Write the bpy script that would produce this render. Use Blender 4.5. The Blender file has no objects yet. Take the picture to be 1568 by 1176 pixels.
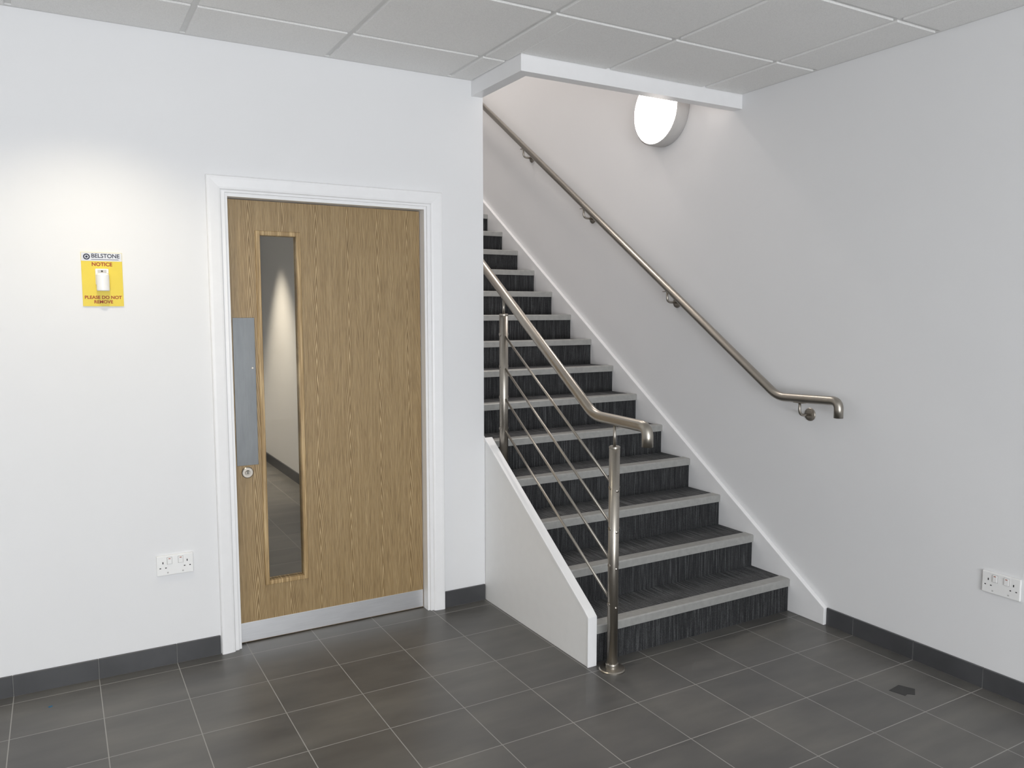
import bpy, bmesh, math, random
from mathutils import Vector, Matrix
random.seed(3)
C=bpy.context.collection
sc=bpy.context.scene
try: sc.view_settings.view_transform='Standard'
except Exception: pass

# ---------------------------------------------------------------- constants
H=2.642; W=1.282; G=.2469; R_=.1648; Y0=-.914; UP=5.5
NS=19; PX=.083
# ---------------------------------------------------------------- node helpers
def newmat(n):
    m=bpy.data.materials.new(n); m.use_nodes=True
    nt=m.node_tree; b=nt.nodes['Principled BSDF']
    return m,nt,b
def N(nt,t,**kw):
    n=nt.nodes.new(t)
    for k,v in kw.items(): setattr(n,k,v)
    return n
def math_(nt,op,a,b=None,c=None):
    n=nt.nodes.new('ShaderNodeMath'); n.operation=op
    for i,v in enumerate((a,b,c)):
        if v is None: continue
        if isinstance(v,(int,float)): n.inputs[i].default_value=v
        else: nt.links.new(v,n.inputs[i])
    return n.outputs[0]
def objcoord(nt,scale=(1,1,1),loc=(0,0,0)):
    tc=N(nt,'ShaderNodeTexCoord'); mp=N(nt,'ShaderNodeMapping')
    mp.inputs['Scale'].default_value=scale; mp.inputs['Location'].default_value=loc
    nt.links.new(tc.outputs['Object'],mp.inputs['Vector']); return mp.outputs[0]
def noise(nt,vec,scale=5,detail=3,rough=.5):
    n=N(nt,'ShaderNodeTexNoise'); n.inputs['Scale'].default_value=scale
    n.inputs['Detail'].default_value=detail; n.inputs['Roughness'].default_value=rough
    nt.links.new(vec,n.inputs['Vector']); return n.outputs['Fac']
def ramp(nt,fac,stops):
    r=N(nt,'ShaderNodeValToRGB'); e=r.color_ramp.elements
    e[0].position=stops[0][0]; e[0].color=(*stops[0][1],1)
    e[1].position=stops[-1][0]; e[1].color=(*stops[-1][1],1)
    for p,c in stops[1:-1]:
        x=e.new(p); x.color=(*c,1)
    nt.links.new(fac,r.inputs[0]); return r.outputs[0]
def mixc(nt,fac,a,b,mode='MIX'):
    m=N(nt,'ShaderNodeMix',data_type='RGBA',blend_type=mode)
    if isinstance(fac,(int,float)): m.inputs[0].default_value=fac
    else: nt.links.new(fac,m.inputs[0])
    for i,v in ((6,a),(7,b)):
        if isinstance(v,tuple): m.inputs[i].default_value=(*v,1)
        else: nt.links.new(v,m.inputs[i])
    return m.outputs[2]
def bump(nt,b,h,strength=.1,dist=.01):
    bp=N(nt,'ShaderNodeBump'); bp.inputs['Strength'].default_value=strength
    bp.inputs['Distance'].default_value=dist
    nt.links.new(h,bp.inputs['Height']); nt.links.new(bp.outputs[0],b.inputs['Normal'])
def simple(n,col,rough=.5,metal=0,var=.04,scale=20,bumpy=0):
    m,nt,b=newmat(n); v=objcoord(nt)
    f=noise(nt,v,scale,3)
    c=ramp(nt,f,[(.3,tuple(x*(1-var) for x in col)),(.7,tuple(min(1,x*(1+var)) for x in col))])
    nt.links.new(c,b.inputs['Base Color'])
    b.inputs['Roughness'].default_value=rough; b.inputs['Metallic'].default_value=metal
    if bumpy: bump(nt,b,noise(nt,v,scale*12,2),bumpy,.002)
    return m
M={}
M['wall']=simple('white_wall_paint',(.80,.803,.81),.75,var=.008,scale=2.5,bumpy=.03)
M['gloss']=simple('white_satin_trim',(.88,.88,.885),.35,var=.01)
M['panel']=simple('white_stringer_paint',(.87,.87,.865),.45,var=.01)
M['plastic']=simple('white_plastic',(.88,.88,.87),.3,var=.01)
M['grid']=simple('ceiling_grid_white',(.74,.74,.73),.5,var=.02)
M['dark']=simple('dark_hole',(.015,.015,.015),.6)
M['black']=simple('black_print',(.02,.025,.05),.6)
M['red']=simple('red_print',(.36,.05,.01),.6)
M['yellow']=simple('yellow_sign_print',(.76,.58,.03),.45,var=.02)
M['white']=simple('white_sign_print',(.68,.70,.74),.45,var=.01)
M['dkmetal']=simple('dark_lock_metal',(.2,.19,.17),.35,1)
M['slate']=simple('tile_flake',(.035,.035,.035),.6)
M['blue']=simple('blue_scrap',(.03,.14,.25),.6)
M['alu']=simple('aluminium_nosing',(.38,.38,.365),.45,.25,var=.08,scale=40)
M['greybody']=simple('grey_light_housing',(.50,.49,.48),.45,var=.02)

# ceiling tile
m,nt,b=newmat('mineral_ceiling_tile'); v=objcoord(nt)
f1=noise(nt,v,2.0,2); f2=noise(nt,v,260,3,.7)
c=ramp(nt,f1,[(.3,(.86,.855,.84)),(.7,(.90,.895,.88))])
c=mixc(nt,.22,c,ramp(nt,f2,[(.38,(.55,.55,.55)),(.55,(.92,.92,.91))]))
nt.links.new(c,b.inputs['Base Color']); b.inputs['Roughness'].default_value=.95
bump(nt,b,f2,.25,.002); M['ctile']=m

# brushed steel
def steel(n,col,rough,scale,metal=1):
    m,nt,b=newmat(n); v=objcoord(nt,scale)
    f=noise(nt,v,1,3,.6)
    nt.links.new(ramp(nt,f,[(.3,tuple(x*.9 for x in col)),(.7,col)]),b.inputs['Base Color'])
    r=math_(nt,'MULTIPLY_ADD',f,.12,rough-.06); nt.links.new(r,b.inputs['Roughness'])
    b.inputs['Metallic'].default_value=metal
    return m
M['steel']=steel('brushed_stainless_rail',(.42,.39,.345),.34,(400,400,400))
M['kick']=steel('brushed_kick_plate',(.86,.87,.89),.40,(8,300,300))
# push plate, handled and slightly smudged
m,nt,b=newmat('brushed_push_plate')
f=noise(nt,objcoord(nt,(300,300,8)),1,3,.6); g=noise(nt,objcoord(nt,(14,1,3)),1,4,.6)
c=mixc(nt,.5,ramp(nt,f,[(.3,(.13,.137,.14)),(.7,(.17,.178,.182))]),ramp(nt,g,[(.35,(.12,.127,.13)),(.65,(.21,.218,.222))]))
nt.links.new(c,b.inputs['Base Color']); b.inputs['Metallic'].default_value=.85
nt.links.new(math_(nt,'MULTIPLY_ADD',g,.3,.26),b.inputs['Roughness']); M['plate']=m

# floor tiles
def tilemat(n,c1,c2,grout,rough):
    m,nt,b=newmat(n); v=objcoord(nt,(1,1,1),(.005+3.0,.075+9.0,0))
    br=N(nt,'ShaderNodeTexBrick'); br.offset=0; br.squash=1
    nt.links.new(v,br.inputs['Vector'])
    br.inputs['Scale'].default_value=1; br.inputs['Brick Width'].default_value=.3
    br.inputs['Row Height'].default_value=.3; br.inputs['Mortar Size'].default_value=.0017
    br.inputs['Mortar Smooth'].default_value=.1; br.inputs['Bias'].default_value=0
    br.inputs['Color1'].default_value=(*c1,1); br.inputs['Color2'].default_value=(*c2,1)
    br.inputs['Mortar'].default_value=(*grout,1)
    v2=objcoord(nt,(1.4,5,3)); f=noise(nt,v2,1.6,4,.5)
    v3=objcoord(nt); g=noise(nt,v3,1.3,4,.6)
    mot=ramp(nt,f,[(.25,(.78,.78,.79)),(.5,(1,1,1)),(.75,(1.28,1.26,1.23))])
    mot2=ramp(nt,g,[(.35,(.87,.87,.88)),(.65,(1.13,1.11,1.08))])
    c=mixc(nt,1,br.outputs['Color'],mot,'MULTIPLY'); c=mixc(nt,1,c,mot2,'MULTIPLY')
    c=mixc(nt,br.outputs['Fac'],c,grout)
    nt.links.new(c,b.inputs['Base Color'])
    r=math_(nt,'MULTIPLY_ADD',g,.12,rough-.06); r=math_(nt,'MULTIPLY_ADD',br.outputs['Fac'],.4,r)
    nt.links.new(r,b.inputs['Roughness'])
    bump(nt,b,math_(nt,'SUBTRACT',1.0,br.outputs['Fac']),.2,.0015)
    return m
M['floor']=tilemat('dark_porcelain_floor_tile',(.100,.099,.095),(.122,.120,.114),(.34,.335,.32),.36)
M['skirt']=simple('dark_tile_skirting',(.062,.063,.067),.4,var=.15,scale=6)
M['grout']=simple('skirting_grout',(.25,.25,.24),.8)

# carpet: one flecked pile, light painted into the treads, shade into the risers
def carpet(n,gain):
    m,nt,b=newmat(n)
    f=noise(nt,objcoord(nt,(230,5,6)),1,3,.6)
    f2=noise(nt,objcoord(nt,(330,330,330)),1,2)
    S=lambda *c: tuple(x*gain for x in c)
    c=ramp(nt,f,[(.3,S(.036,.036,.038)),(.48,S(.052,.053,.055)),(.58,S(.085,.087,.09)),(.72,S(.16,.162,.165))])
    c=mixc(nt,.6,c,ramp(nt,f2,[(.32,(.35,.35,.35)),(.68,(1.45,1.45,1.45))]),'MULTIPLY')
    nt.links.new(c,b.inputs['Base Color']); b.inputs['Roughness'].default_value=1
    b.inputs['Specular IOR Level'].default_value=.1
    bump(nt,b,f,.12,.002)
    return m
M['carpet']=carpet('charcoal_carpet_lit',1.5); M['carpet_shaded']=carpet('charcoal_carpet_shaded',.70)

# oak veneer with cathedral grain
def oak(n,gain=1.0,simpleg=False):
    m,nt,b=newmat(n); v=objcoord(nt)
    sx=N(nt,'ShaderNodeSeparateXYZ'); nt.links.new(v,sx.inputs[0])
    x,z=sx.outputs[0],sx.outputs[2]
    wob=noise(nt,objcoord(nt,(3,1,.9)),1,2)
    xs=math_(nt,'ADD',math_(nt,'DIVIDE',x,.150),math_(nt,'MULTIPLY',wob,.25))
    cell=math_(nt,'FLOOR',xs)
    u=math_(nt,'SUBTRACT',math_(nt,'SUBTRACT',xs,cell),.5)
    par=math_(nt,'MULTIPLY',math_(nt,'FRACT',math_(nt,'MULTIPLY',cell,.377)),1.7)
    u2=math_(nt,'MULTIPLY',math_(nt,'ABSOLUTE',u),2)
    n2=noise(nt,objcoord(nt,(9,1,1.6)),1,3,.5)
    h=math_(nt,'ADD',math_(nt,'MULTIPLY',math_(nt,'POWER',u2,1.2),1.0),math_(nt,'ADD',z,par))
    h=math_(nt,'ADD',h,math_(nt,'MULTIPLY',n2,.28))
    s=math_(nt,'SINE',math_(nt,'MULTIPLY',h,2*math.pi/.085))
    s=math_(nt,'MULTIPLY_ADD',s,.5,.5)
    pores=noise(nt,objcoord(nt,(330,1,9)),1,3,.6)
    fine=noise(nt,objcoord(nt,(120,1,2.8)),1,3,.6)
    A=tuple(q*gain for q in (.215,.140,.058)); Bc=tuple(q*gain for q in (.300,.203,.092)); Cc=tuple(q*gain for q in (.53,.400,.222))
    if simpleg: c=ramp(nt,fine,[(.3,A),(.5,Bc),(.75,Cc)])
    else:
        mixv=math_(nt,'ADD',math_(nt,'MULTIPLY',s,.52),math_(nt,'MULTIPLY',fine,.50))
        c=ramp(nt,mixv,[(.20,A),(.40,Bc),(.60,tuple(q*1.05 for q in Bc)),(.85,Cc)])
    c=mixc(nt,.7,c,ramp(nt,pores,[(.36,(.62,.57,.52)),(.5,(1,1,1)),(.68,(1.18,1.16,1.12))]),'MULTIPLY')
    nt.links.new(c,b.inputs['Base Color']); b.inputs['Roughness'].default_value=.45
    bump(nt,b,pores,.08,.001)
    return m
M['oak']=oak('oak_veneer'); M['bead']=oak('oak_bead',1.3,True)

# glass
m,nt,b=newmat('vision_panel_glass'); nt.nodes.remove(b)
o=[q for q in nt.nodes if q.type=='OUTPUT_MATERIAL'][0]
tr=N(nt,'ShaderNodeBsdfTransparent'); tr.inputs[0].default_value=(.86,.865,.85,1)
gl=N(nt,'ShaderNodeBsdfGlossy'); gl.inputs['Roughness'].default_value=.02
fr=N(nt,'ShaderNodeFresnel'); fr.inputs[0].default_value=1.45
mx=N(nt,'ShaderNodeMixShader'); nt.links.new(fr.outputs[0],mx.inputs[0]); nt.links.new(tr.outputs[0],mx.inputs[1]); nt.links.new(gl.outputs[0],mx.inputs[2])
nt.links.new(mx.outputs[0],o.inputs[0]); M['glass']=m
def emis(n,col,s):
    m,nt,b=newmat(n)
    b.inputs['Base Color'].default_value=(*col,1)
    b.inputs['Emission Color'].default_value=(*col,1); b.inputs['Emission Strength'].default_value=s
    return m
M['lamp']=emis('opal_diffuser',(1,.91,.85),28)
M['dl']=emis('downlight_lens',(1,.95,.85),5)

# ---------------------------------------------------------------- mesh helpers
def finish(name,bm,mat,parent=None,bevel=0,smooth=False,seg=2):
    me=bpy.data.meshes.new(name); bmesh.ops.recalc_face_normals(bm,faces=bm.faces); bm.to_mesh(me); bm.free()
    ob=bpy.data.objects.new(name,me); C.objects.link(ob)
    if mat: me.materials.append(M[mat] if isinstance(mat,str) else mat)
    if smooth:
        for p in me.polygons: p.use_smooth=True
    if bevel:
        md=ob.modifiers.new('bevel','BEVEL'); md.width=bevel; md.segments=seg; md.limit_method='ANGLE'; md.angle_limit=math.radians(40)
    if parent: attach(ob,parent)
    return ob
def attach(ob,parent):
    ob.parent=parent; ob.matrix_parent_inverse=Matrix.Translation(-Vector(parent.location))
def addbox(bm,lo,hi):
    vs=[bm.verts.new((x,y,z)) for x in (lo[0],hi[0]) for y in (lo[1],hi[1]) for z in (lo[2],hi[2])]
    for f in ((0,1,3,2),(4,6,7,5),(0,4,5,1),(2,3,7,6),(0,2,6,4),(1,5,7,3)): bm.faces.new([vs[i] for i in f])
def boxes(name,lst,mat,parent=None,bevel=0,seg=2):
    bm=bmesh.new()
    for lo,hi in lst: addbox(bm,lo,hi)
    return finish(name,bm,mat,parent,bevel,seg=seg)
def box(name,lo,hi,mat,parent=None,bevel=0,seg=2): return boxes(name,[(lo,hi)],mat,parent,bevel,seg)
def empty(name,loc):
    e=bpy.data.objects.new(name,None); e.location=loc; e.empty_display_size=.1; C.objects.link(e); return e
def prism(name,poly,axis,a,b_,mat,parent=None,bevel=0):
    bm=bmesh.new()
    def P(p,v):
        q=list(p); q.insert(axis,v); return q
    A=[bm.verts.new(P(p,a)) for p in poly]; B=[bm.verts.new(P(p,b_)) for p in poly]
    bm.faces.new(A); bm.faces.new(B[::-1]); n=len(poly)
    for i in range(n): bm.faces.new([A[i],A[(i+1)%n],B[(i+1)%n],B[i]])
    return finish(name,bm,mat,parent,bevel)
def addtube(bm,pts,r,seg=20,cap=True):
    pts=[Vector(p) for p in pts]; rs=r if isinstance(r,(list,tuple)) else [r]*len(pts)
    T=[]
    for i in range(len(pts)):
        a=pts[max(i-1,0)]; c=pts[min(i+1,len(pts)-1)]
        t=(c-a)
        if 0<i<len(pts)-1:
            t=(pts[i]-a).normalized()+(c-pts[i]).normalized()
        T.append(t.normalized())
    u=T[0].orthogonal().normalized(); rings=[]
    for i,p in enumerate(pts):
        u=(u-T[i]*u.dot(T[i])).normalized(); v=T[i].cross(u)
        rings.append([bm.verts.new(p+(u*math.cos(2*math.pi*j/seg)+v*math.sin(2*math.pi*j/seg))*rs[i]) for j in range(seg)])
    for a,c in zip(rings,rings[1:]):
        for j in range(seg):
            f=bm.faces.new([a[j],a[(j+1)%seg],c[(j+1)%seg],c[j]]); f.smooth=True
    if cap: bm.faces.new(rings[0][::-1]); bm.faces.new(rings[-1])
def tube(name,pts,r,mat,parent=None,seg=20):
    bm=bmesh.new(); addtube(bm,pts,r,seg); return finish(name,bm,mat,parent)
def fillet(pts,rad,n=8):
    pts=[Vector(p) for p in pts]; out=[pts[0]]
    for i in range(1,len(pts)-1):
        p=pts[i]; a=(pts[i-1]-p); b_=(pts[i+1]-p); r=rad[i-1] if isinstance(rad,list) else rad
        d=min(r,a.length*.49,b_.length*.49); s=p+a.normalized()*d; e=p+b_.normalized()*d
        for k in range(n+1):
            t=k/n; out.append(s*(1-t)**2+p*2*t*(1-t)+e*t*t)
    out.append(pts[-1]); return out
def lathe(name,prof,centre,axis,mat,parent=None,seg=40):
    ax=Vector(axis).normalized(); u=ax.orthogonal().normalized(); v=ax.cross(u); c=Vector(centre)
    bm=bmesh.new(); rings=[]
    for r,h in prof:
        if r<1e-6: rings.append([bm.verts.new(c+ax*h)])
        else: rings.append([bm.verts.new(c+ax*h+(u*math.cos(2*math.pi*j/seg)+v*math.sin(2*math.pi*j/seg))*r) for j in range(seg)])
    for a,b_ in zip(rings,rings[1:]):
        for j in range(seg):
            k=(j+1)%seg
            if len(a)==1 and len(b_)==1: continue
            if len(a)==1: bm.faces.new([a[0],b_[j],b_[k]])
            elif len(b_)==1: bm.faces.new([a[j],a[k],b_[0]])
            else: bm.faces.new([a[j],a[k],b_[k],b_[j]])
    ob=finish(name,bm,mat,parent)
    return ob
def text(name,s,loc,size,mat,parent,rot=(math.pi/2,0,0),bold=0.0,sx=1):
    cu=bpy.data.curves.new(name,'FONT'); cu.body=s; cu.size=size; cu.align_x='CENTER'; cu.align_y='CENTER'; cu.extrude=.0002; cu.offset=bold
    ob=bpy.data.objects.new(name,cu); C.objects.link(ob); cu.materials.append(M[mat])
    ob.location=loc; ob.rotation_euler=rot; ob.scale=(sx,1,1); attach(ob,parent); return ob

# ---------------------------------------------------------------- room shell
XL=-4.2; YF=-7.4; YB=5.1; T=.1
DL,DR,DT=-1.262,-.296,2.035     # structural opening
LX0,LX1,LZ1=-1.231,-.326,1.998  # leaf
boxes('floor',[((XL,YF,-.1),(W+T,YB,0))],'floor')
boxes('wall_back',[((XL,0,0),(DL,T,H+.05)),((DR,0,0),(-.1,T,H+.05)),((DL,0,DT),(DR,T,H+.05))],'wall')
boxes('wall_stair_left',[((-.1,0,0),(0,YB,UP))],'wall')
box('wall_right',(W,YF,0),(W+T,YB,UP),'wall')
box('wall_left',(XL-T,YF-T,0),(XL,YB,H+.05),'wall')
# glazed front wall behind the camera
wx0,wx1,wz0,wz1=-3.9,-.35,.08,2.5
boxes('wall_front',[((XL,YF-T,0),(wx0,YF,H+.05)),((wx1,YF-T,0),(W+T,YF,H+.05)),((wx0,YF-T,0),(wx1,YF,wz0)),((wx0,YF-T,wz1),(wx1,YF,H+.05))],'wall')
win=empty('window_1',(-2.1,YF-.05,1.3))
fr=[((wx0,YF-.08,wz0),(wx1,YF-.03,wz0+.06)),((wx0,YF-.08,wz1-.06),(wx1,YF-.03,wz1))]
for i in range(5):
    x=wx0+(wx1-wx0-.06)*i/4; fr.append(((x,YF-.08,wz0+.06),(x+.06,YF-.03,wz1-.06)))
boxes('window_frame',fr,'dkmetal',win)
box('wall_stair_end',(0,YB-.1,0),(W,YB,UP),'wall')
box('wall_corridor_end',(XL,4.55,0),(-.1,4.65,H+.05),'wall')
box('wall_corridor_side',(-2.3,T,0),(-2.2,4.55,H+.05),'wall')

# ---------------------------------------------------------------- ceiling
BX,BY,BZ,BT=-.065,-.485,2.568,.06     # bulkhead outer corner, underside, thickness
xb=[-1.393+.6*k for k in range(-5,6)]; yb=[-.3603-.6*k for k in range(0,13)]
cz=H+.006
ceil=empty('ceiling',(-1.5,-3,H))
boxes('grid_backing',[((XL,YF,cz),(W,BY,cz+.03)),((XL,BY,cz),(BX,0,cz+.03))],'grid',ceil)
xe=[XL+.008]+[x for x in xb if XL+.05<x<W-.03]+[W-.008]
ye=[-.008]+[y for y in yb if y>YF+.05]+[YF+.008]
rects=[]
def addrect(x0,x1,y0,y1):
    if x1-x0>.02 and y1-y0>.02: rects.append((x0,x1,y0,y1))
for i in range(len(xe)-1):
    a=xe[i]+(.012 if i>0 else .006); c=xe[i+1]-(.012 if i<len(xe)-2 else .006)
    for j in range(len(ye)-1):
        t=ye[j]-(.012 if j>0 else .006); l=ye[j+1]+(.012 if j<len(ye)-2 else .006)
        if c<=BX or t<=BY: addrect(a,c,l,t)
        else:
            if a<BX: addrect(a,BX-.004,l,t)
            if l<BY: addrect(max(a,BX-.004),c,l,BY-.004)
boxes('ceiling_tiles',[((a,l,H-.002),(c,t,cz+.002)) for a,c,l,t in rects],'ctile',ceil,bevel=.0015,seg=1)
boxes('perimeter_angle',[((XL,-.018,H),(BX,-.0005,cz)),((W-.018,YF,H),(W-.0005,BY,cz))],'grid',ceil)
box('ceiling.001',(XL,T,H),(-.1,4.55,H+.05),'ctile')
box('ceiling.002',(-.1,BY,UP),(W+T,YB,UP+.1),'wall')
bk=empty('trim_bulkhead',(0,BY,BZ))
prism('bulkhead_fascia',[(BX,0),(BX,BY),(W,BY),(W,BY+BT),(BX+BT,BY+BT),(BX+BT,0)],2,BZ,UP,'gloss',bk)

# ---------------------------------------------------------------- skirting tiles
def skirt_x(name,x0,x1,y):
    e=empty(name,((x0+x1)/2,y,.04)); xs=[x0]
    k=math.ceil((x0+.005)/.3)
    while -.005+.3*k<x1-.02:
        if -.005+.3*k>x0+.02: xs.append(-.005+.3*k)
        k+=1
    xs.append(x1)
    boxes('skirting_tiles',[((a+.001,y-.011,.001),(c-.001,y,.084)) for a,c in zip(xs,xs[1:])],'skirt',e,.001,1)
    box('skirting_grout',(x0,y-.009,0),(x1,y,.082),'grout',e)
skirt_x('baseboard_back',XL,-1.325,0)
skirt_x('baseboard_back.001',-.238,0,0)
e=empty('baseboard_right',(W,-3.5,.04)); ys=[YF]
k=-24
while -.075+.3*k<-1.15:
    if -.075+.3*k>YF+.02: ys.append(-.075+.3*k)
    k+=1
ys.append(-1.127)
boxes('skirting_tiles',[((W-.011,a+.001,.001),(W,c-.001,.084)) for a,c in zip(ys,ys[1:])],'skirt',e,.001,1)
box('skirting_grout',(W-.009,YF,0),(W,-1.127,.082),'grout',e)
box('baseboard_left',(XL,YF,0),(XL+.011,0,.084),'skirt')
boxes('baseboard_corridor',[((-.111,T,0),(-.1,4.55,.09)),((-2.2,4.539,0),(-.111,4.55,.09))],'skirt')

# ---------------------------------------------------------------- door
door=empty('door_1',(-.78,.06,1.0))
ly=.055; lt=.044
vx0,vx1,vz0,vz1=-1.112,-.912,.256,1.868
boxes('leaf',[((LX0,ly,.004),(vx0,ly+lt,LZ1)),((vx1,ly,.004),(LX1,ly+lt,LZ1)),((vx0,ly,.004),(vx1,ly+lt,vz0)),((vx0,ly,vz1),(vx1,ly+lt,LZ1))],'oak',door)
bw=.020
boxes('glazing_bead',[((vx0,ly-.007,vz0),(vx0+bw,ly+lt+.004,vz1)),((vx1-bw,ly-.007,vz0),(vx1,ly+lt+.004,vz1)),((vx0+bw,ly-.007,vz0),(vx1-bw,ly+lt+.004,vz0+bw)),((vx0+bw,ly-.007,vz1-bw),(vx1-bw,ly+lt+.004,vz1))],'bead',door,.003)
box('glass',(vx0+bw,ly+.018,vz0+bw),(vx1-bw,ly+.024,vz1-bw),'glass',door)
box('push_plate',(-1.220,ly-.0018,.822),(-1.126,ly+.0002,1.484),'plate',door,.0008)
lathe('plate_screws',[(0,.0028),(.004,.0028),(.005,.0018)],(-1.140,ly,1.26),(0,-1,0),'steel',door,16)
box('kick_plate',(LX0+.002,ly-.0018,.006),(LX1-.002,ly+.0002,.096),'kick',door,.0008)
lathe('lock_escutcheon',[(0,.012),(.010,.012),(.0115,.009),(.022,.009),(.0255,.006),(.026,0)],(-1.176,ly,.790),(0,-1,0),'steel',door)
boxes('lock_cylinder',[((-1.181,ly-.015,.784),(-1.171,ly-.011,.800))],'dkmetal',door,.002)
boxes('door_lining',[((DL,.002,0),(LX0-.003,T+.0,DT)),((LX1+.003,.002,0),(DR,T,DT)),((LX0-.003,.002,LZ1+.004),(LX1+.003,T,DT))],'gloss',door,.001)
boxes('lining_step',[((DL-.003,-.008,0),(DL+.016,.004,DT+.003-.018)),((DR-.016,-.008,0),(DR+.003,.004,DT+.003-.018)),((DL-.003,-.008,DT-.018),(DR+.003,.004,DT+.003))],'gloss',door,.002)
def architrave():
    prof=[(0,.0),(0,-.012),(.004,-.016),(.012,-.018),(.048,-.022),(.058,-.022),(.062,-.018),(.062,0)]
    ix0,ix1,iz=DL-.001,DR+.001,DT+.000-.008
    bm=bmesh.new(); rings=[]
    for key in ('a','b','c','d'):
        r=[]
        for o_,y in prof:
            o2=o_*.94
            if key=='a': p=(ix0-o2,y,0)
            if key=='b': p=(ix0-o2,y,iz+o2)
            if key=='c': p=(ix1+o2,y,iz+o2)
            if key=='d': p=(ix1+o2,y,0)
            r.append(bm.verts.new(p))
        rings.append(r)
    n=len(prof)
    for a,c in zip(rings,rings[1:]):
        for j in range(n): bm.faces.new([a[j],a[(j+1)%n],c[(j+1)%n],c[j]])
    bm.faces.new(rings[0]); bm.faces.new(rings[-1][::-1])
    return finish('architrave',bm,'gloss',door)
architrave()

# ---------------------------------------------------------------- staircase
st=empty('staircase',(.65,-.9,0)); SXR=W-.027
bmC=bmesh.new(); bmN=bmesh.new()
for k in range(NS):
    y=Y0+k*G; z=(k+1)*R_; xl=.046 if y<-.1 else .026
    y2=y+G if k<NS-1 else YB-.1
    addbox(bmC,(xl,y+.006,max(0,z-R_-.3)),(SXR,y2+.006,z))
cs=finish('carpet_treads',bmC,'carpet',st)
cs.data.materials.append(M['carpet_shaded'])
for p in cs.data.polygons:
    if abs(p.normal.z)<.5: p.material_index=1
for k in range(NS):
    y=Y0+k*G; z=(k+1)*R_; xl=.046 if y<-.1 else .026
    p=[(y-.004,z-.034),(y+.007,z-.034),(y+.007,z+.0005),(y+.056,z+.0005),(y+.056,z+.004),(y+.001,z+.004),(y-.004,z-.001)]
    A=[bmN.verts.new((xl,a,c)) for a,c in p]; B=[bmN.verts.new((SXR,a,c)) for a,c in p]
    bmN.faces.new(A); bmN.faces.new(B[::-1])
    for i in range(len(p)): bmN.faces.new([A[i],A[(i+1)%len(p)],B[(i+1)%len(p)],B[i]])
finish('nosings',bmN,'alu',st)
s0=-1.126; sl=R_/G
def skz(y): return .084+(y-s0)*sl
prism('wall_string',[(s0,0),(s0,.084),(3.6,skz(3.6)),(YB-.1,skz(3.6)),(YB-.1,0)],0,SXR,W-.0005,'gloss',st,.003)
prism('wall_string_left',[(.002,0),(.002,skz(0)),(3.6,skz(3.6)),(YB-.1,skz(3.6)),(YB-.1,0)],0,.0005,.025,'gloss',st,.003)
pn=empty('stair_side_panel',(.02,-.5,.3))
L=.931
prism('panel_board',[(-L,0),(-L,.214),(-.905,.236),(-.002,.853),(-.002,0)],0,.004,.045,'panel',pn,.0015)
prism('panel_capping',[(-L-.004,.0),(-L-.004,.219),(-.906,.243),(-.001,.861),(-.001,.849),(-.903,.229),(-L+.004,.209),(-L+.004,0)],0,.001,.047,'gloss',pn,.0015)

# ---------------------------------------------------------------- right wall handrail
RR=.0212
hx=W-.078
hr=empty('wall_handrail',(hx,0,1.5))
def slope_rail(yb_,zb,yend):
    return (hx,yend,zb+(yend-yb_)*sl)
pts=[(hx,-1.205,1.022),(hx,-1.205,1.100),(hx,-.85,1.088),slope_rail(-.85,1.088,3.4)]
tube('rail_tube',fillet(pts,[.062,.05],10),RR,'steel',hr,28)
def bracket(y,zr,xr,xw,parent,dz=.085):
    d=1 if xw>xr else -1
    lathe('bracket_rose',[(0,.008),(.018,.008),(.030,.006),(.032,.004),(.032,0)],(xw,y,zr-dz),(-d,0,0),'steel',parent,28)
    tube('bracket_arm',fillet([(xw-d*.006,y,zr-dz),(xr,y,zr-dz),(xr,y,zr-RR+.001)],.05,10),.0065,'steel',parent,14)
    box('bracket_saddle',(xr-.012,y-.03,zr-RR-.003-.0),(xr+.012,y+.03,zr-RR+.002),'steel',parent,.001)
for y in (-.985,-.012,.841,1.631,2.6):
    zr=1.094 if y<-.85 else 1.088+(y+.85)*sl
    bracket(y,zr,hx,W,hr)
# ---------------------------------------------------------------- left balustrade
bl=empty('balustrade',(PX,-.99,0))
pts=[(PX,-1.205,.985),(PX,-1.205,1.062),(PX,-.855,1.068),(PX,3.4,1.068+(3.4+.855)*(sl+.006))]
tube('rail_tube',fillet(pts,[.062,.05],10),RR+.0015,'steel',bl,28)
def post(y,zb,zt,zr):
    tube('post_tube',[(PX,y,zb),(PX,y,zt)],.0225,'steel',bl,32)
    lathe('post_cap',[(.0225,-.001),(.0235,0),(.0235,.006),(.019,.009),(0,.009)],(PX,y,zt),(0,0,1),'steel',bl,32)
    lathe('post_flange',[(0,.011),(.03,.011),(.052,.009),(.056,.005),(.056,0)],(PX,y,zb),(0,0,1),'steel',bl,40)
    lathe('post_collar',[(.0225,.032),(.027,.030),(.028,.026),(.028,.010)],(PX,y,zb),(0,0,1),'steel',bl,32)
    tube('post_pin',[(PX,y,zt),(PX,y,zr)],.0065,'steel',bl,14)
post(-.996,0,.950,1.05)
post(-.062,.6595,1.490,1.068+(.793)*(sl)-.02)
for i,(a,c) in enumerate(((.785,1.395),(.612,1.232),(.455,1.075),(.288,.912))):
    s=(c-a)/.934
    tube('infill_rod',[(PX-.0,-1.02,a-.024*s),(PX,-.045,c+.017*s)],.006,'steel',bl,12)
    for y,z in ((-.996,a),(-.062,c)):
        tube('rod_clamp',[(PX-.024,y,z),(PX+.024,y,z)],.008,'steel',bl,14)
for y in (.6,1.6,2.6):
    bracket(y,1.068+(y+.855)*(sl+.006),PX,0,bl)

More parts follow.
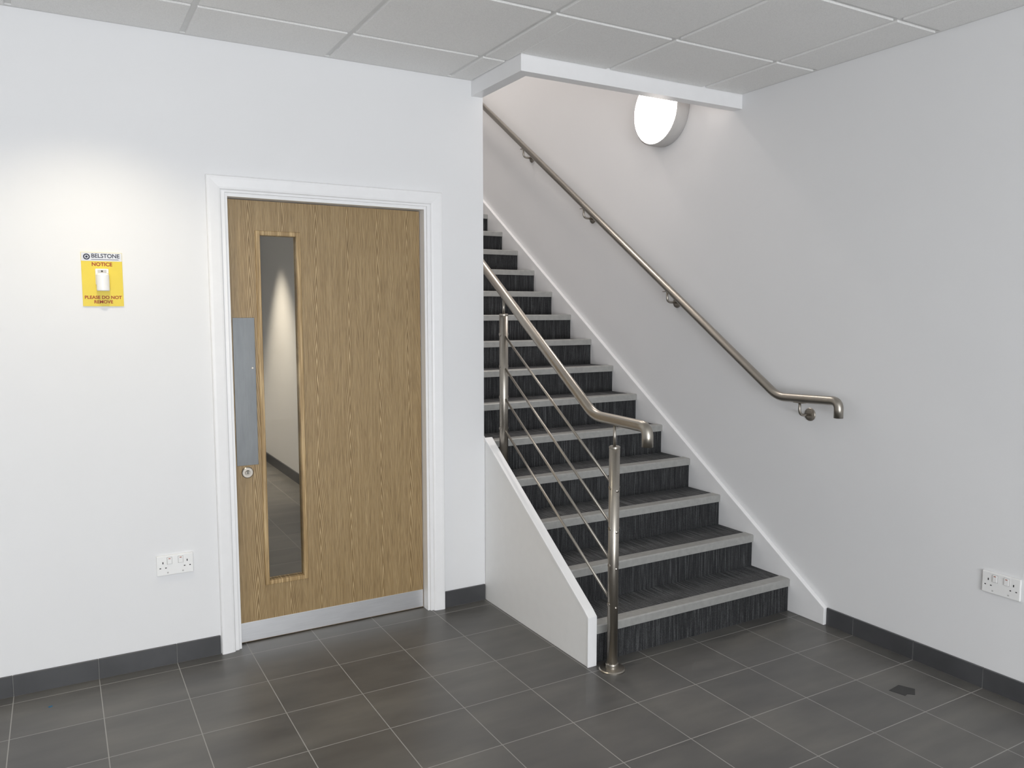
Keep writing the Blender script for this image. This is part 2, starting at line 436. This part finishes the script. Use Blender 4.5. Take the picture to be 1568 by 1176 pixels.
# ---------------------------------------------------------------- round wall light
c=(W,.113,2.678)
wl=empty('round_wall_light',c)
lathe('light_housing',[(0,.0),(.196,0),(.2,.006),(.2,.080),(.192,.086),(.188,.086)],c,(-1,0,0),'greybody',wl,72)
lathe('light_diffuser',[(.189,.080),(.188,.088),(.17,.098),(.13,.105),(.07,.109),(0,.11)],c,(-1,0,0),'lamp',wl,72)
for o in wl.children:
    for p in o.data.polygons: p.use_smooth=True

# ---------------------------------------------------------------- sockets
def socket(name,centre,u,nrm):
    c=Vector(centre);u=Vector(u);n=Vector(nrm); e=empty(name,centre)
    def bx(nm,u0,u1,z0,z1,n0,n1,mat,bev=0):
        P=[c+u*a+Vector((0,0,z))+n*d for a in (u0,u1) for z in (z0,z1) for d in (n0,n1)]
        lo=[min(p[i] for p in P) for i in range(3)]; hi=[max(p[i] for p in P) for i in range(3)]
        return box(nm,lo,hi,mat,e,bev)
    bx('back_plate',-.073,.073,-.043,.043,0,.010,'plastic',.003)
    for i,s in enumerate((-1,1)):
        bx('rocker_surround',s*.022-.0105,s*.022+.0105,.0045,.0355,.0098,.0103,'greybody')
        bx('rocker',s*.022-.009,s*.022+.009,.006,.034,.010,.014,'plastic',.0015)
        bx('rocker_mark',s*.022-.004,s*.022+.004,.028,.031,.0138,.0143,'red')
        cx=s*.048
        bx('earth_pin_hole',cx-.002,cx+.002,.008,.017,.0098,.0103,'dark')
        bx('live_pin_hole',cx-.014,cx-.008,-.012,-.008,.0098,.0103,'dark')
        bx('neutral_pin_hole',cx+.008,cx+.014,-.012,-.008,.0098,.0103,'dark')
    for s in (-1,1):
        bx('fixing_screw',s*.03-.003,s*.03+.003,-.034,-.028,.0095,.0106,'greybody',.001)
socket('double_power_socket',(-1.4985,0,.436),(1,0,0),(0,-1,0))
socket('double_power_socket',(W,-1.923,.440),(0,-1,0),(-1,0,0))

# ---------------------------------------------------------------- sign
sg=empty('notice_sign',(-1.723,0,1.64))
sx0,sx1,sz0,sz1=-1.796,-1.650,1.533,1.746
box('sign_board',(sx0,-.004,sz0),(sx1,0,sz1),'yellow',sg,.0005)
box('sign_header',(sx0+.001,-.0046,sz1-.034),(sx1-.001,-.0038,sz1-.001),'white',sg)
lathe('logo_ring',[(.0120,0),(.0120,.0005),(.0075,.0005),(.0075,0)],(sx0+.020,-.0046,sz1-.0175),(0,-1,0),'black',sg,28)
lathe('logo_dot',[(0,.0005),(.0045,.0005),(.0045,0)],(sx0+.020,-.0046,sz1-.0175),(0,-1,0),'black',sg,20)
text('header_text','BELSTONE',(sx0+.087,-.0048,sz1-.014),.0225,'black',sg,sx=.96,bold=.0004)
box('header_strapline',(sx0+.036,-.0049,sz1-.0285),(sx1-.012,-.0045,sz1-.0267),'black',sg)
text('notice_text','NOTICE',(-1.723,-.0044,sz1-.047),.020,'red',sg,bold=.0006)
text('body_text','PLEASE DO NOT\nREMOVE',(-1.723,-.0044,sz0+.026),.0178,'red',sg,bold=.0005)
box('holder_backplate',(-1.748,-.010,1.618),(-1.700,-.004,1.682),'plastic',sg,.003)
lathe('holder_body',[(0,.0),(.022,.0),(.0235,.003),(.0235,.062),(.018,.070),(0,.072)],(-1.723,-.022,1.594),(0,0,1),'plastic',sg,32)
box('holder_label',(-1.740,-.0108,1.667),(-1.708,-.0098,1.678),'greybody',sg)
lathe('holder_led',[(0,.002),(.003,.0015),(.0035,0)],(-1.724,-.0108,1.672),(0,-1,0),'dark',sg,12)

# ---------------------------------------------------------------- small things on the floor
bm=bmesh.new()
vs=[bm.verts.new(p) for p in ((.93,-1.70,.0),(1.005,-1.69,.0),(1.03,-1.745,.0),(.985,-1.775,.0),(.965,-1.755,.0),(.945,-1.76,.0))]
f=bm.faces.new(vs); r=bmesh.ops.extrude_face_region(bm,geom=[f])
for v_ in [g for g in r['geom'] if isinstance(g,bmesh.types.BMVert)]: v_.co.z+=.0012
finish('broken_tile_flake',bm,'slate')
prism('paper_scrap',[(-1.987,-.172),(-1.973,-.169),(-1.972,-.177),(-1.984,-.181)],2,0,.002,'blue')

# ---------------------------------------------------------------- lights
K=.71
def light(name,kind,loc,energy,col,rot=(0,0,0),**kw):
    l=bpy.data.lights.new(name,kind); l.energy=energy; l.color=col
    for k,v in kw.items(): setattr(l,k,v)
    o=bpy.data.objects.new(name,l); o.location=loc; o.rotation_euler=rot; C.objects.link(o); return o
def downlight(x,y,z,energy,col,size=108,blend=.35):
    e=empty('recessed_downlight',(x,y,z))
    lathe('bezel',[(.062,-.001),(.064,-.006),(.082,-.006),(.085,0),(.085,.003)],(x,y,z),(0,0,1),'plastic',e)
    lathe('lens',[(0,-.0015),(.062,-.0015)],(x,y,z),(0,0,1),'dl',e)
    o=light('downlight_beam','SPOT',(x,y,z-.012),energy,col,spot_size=math.radians(size),spot_blend=blend,shadow_soft_size=.05)
    attach(o,e)
WARM=(1,.88,.66)
downlight(-1.76,-.60,H-.004,44,WARM,114,.75)
downlight(-1.69,-3.05,H-.004,16*K,WARM,120,.6)
downlight(-.49,-3.05,H-.004,12*K,WARM,110,.6)
downlight(-3.5,-2.0,H-.004,16*K,WARM,120,.6)
downlight(-.56,3.74,H-.001,300,(1,.86,.68),66,.7)
downlight(-1.2,1.6,H-.001,90,(1,.95,.90),150,.5)  # unseen lamp added as ambient fill for the corridor
lp=empty('landing_fill_light',(.64,2.2,UP))  # unseen fixture added to brighten the upper stairwell
lathe('landing_fill_shade',[(0,-.07),(.12,-.06),(.18,-.03),(.19,0)],(.64,2.2,UP),(0,0,1),'plastic',lp)
o=light('landing_fill_lamp','AREA',(.64,2.2,UP-.08),38,(1,.92,.86),size=.4,shape='DISK'); attach(o,lp)
cx=(wx0+wx1)/2; czz=(wz0+wz1)/2
light('window_daylight','AREA',(cx,YF-.25,czz),165*K,(.94,.968,1),rot=(math.pi/2,0,0),shape='RECTANGLE',size=wx1-wx0,size_y=wz1-wz0)
light('ceiling_fill_light','AREA',(cx,YF-.6,.35),350*K,(.97,.98,1),rot=(math.radians(90+38),0,0),shape='RECTANGLE',size=wx1-wx0,size_y=1.2)  # added area light outside, tilted up to brighten the ceiling
w=bpy.data.worlds.new('World'); sc.world=w; w.use_nodes=True
w.node_tree.nodes['Background'].inputs[0].default_value=(.8,.88,1,1); w.node_tree.nodes['Background'].inputs[1].default_value=K

# ---------------------------------------------------------------- camera
cd=bpy.data.cameras.new('camera'); cd.sensor_width=36; cd.lens=36*1212.336/1568; cd.clip_start=.05
co=bpy.data.objects.new('camera',cd); C.objects.link(co)
yaw,pi_,ro=.5217,-.0923,-.0005
F=Vector((math.sin(yaw)*math.cos(pi_),math.cos(yaw)*math.cos(pi_),math.sin(pi_)))
Rv=Vector((math.cos(yaw),-math.sin(yaw),0)); U=Rv.cross(F)
R2=Rv*math.cos(ro)+U*math.sin(ro); U2=-Rv*math.sin(ro)+U*math.cos(ro)
mt=Matrix((R2,U2,-F)).transposed().to_4x4(); mt.translation=Vector((-1.894,-3.5858,1.5144))
co.matrix_world=mt
sc.camera=co
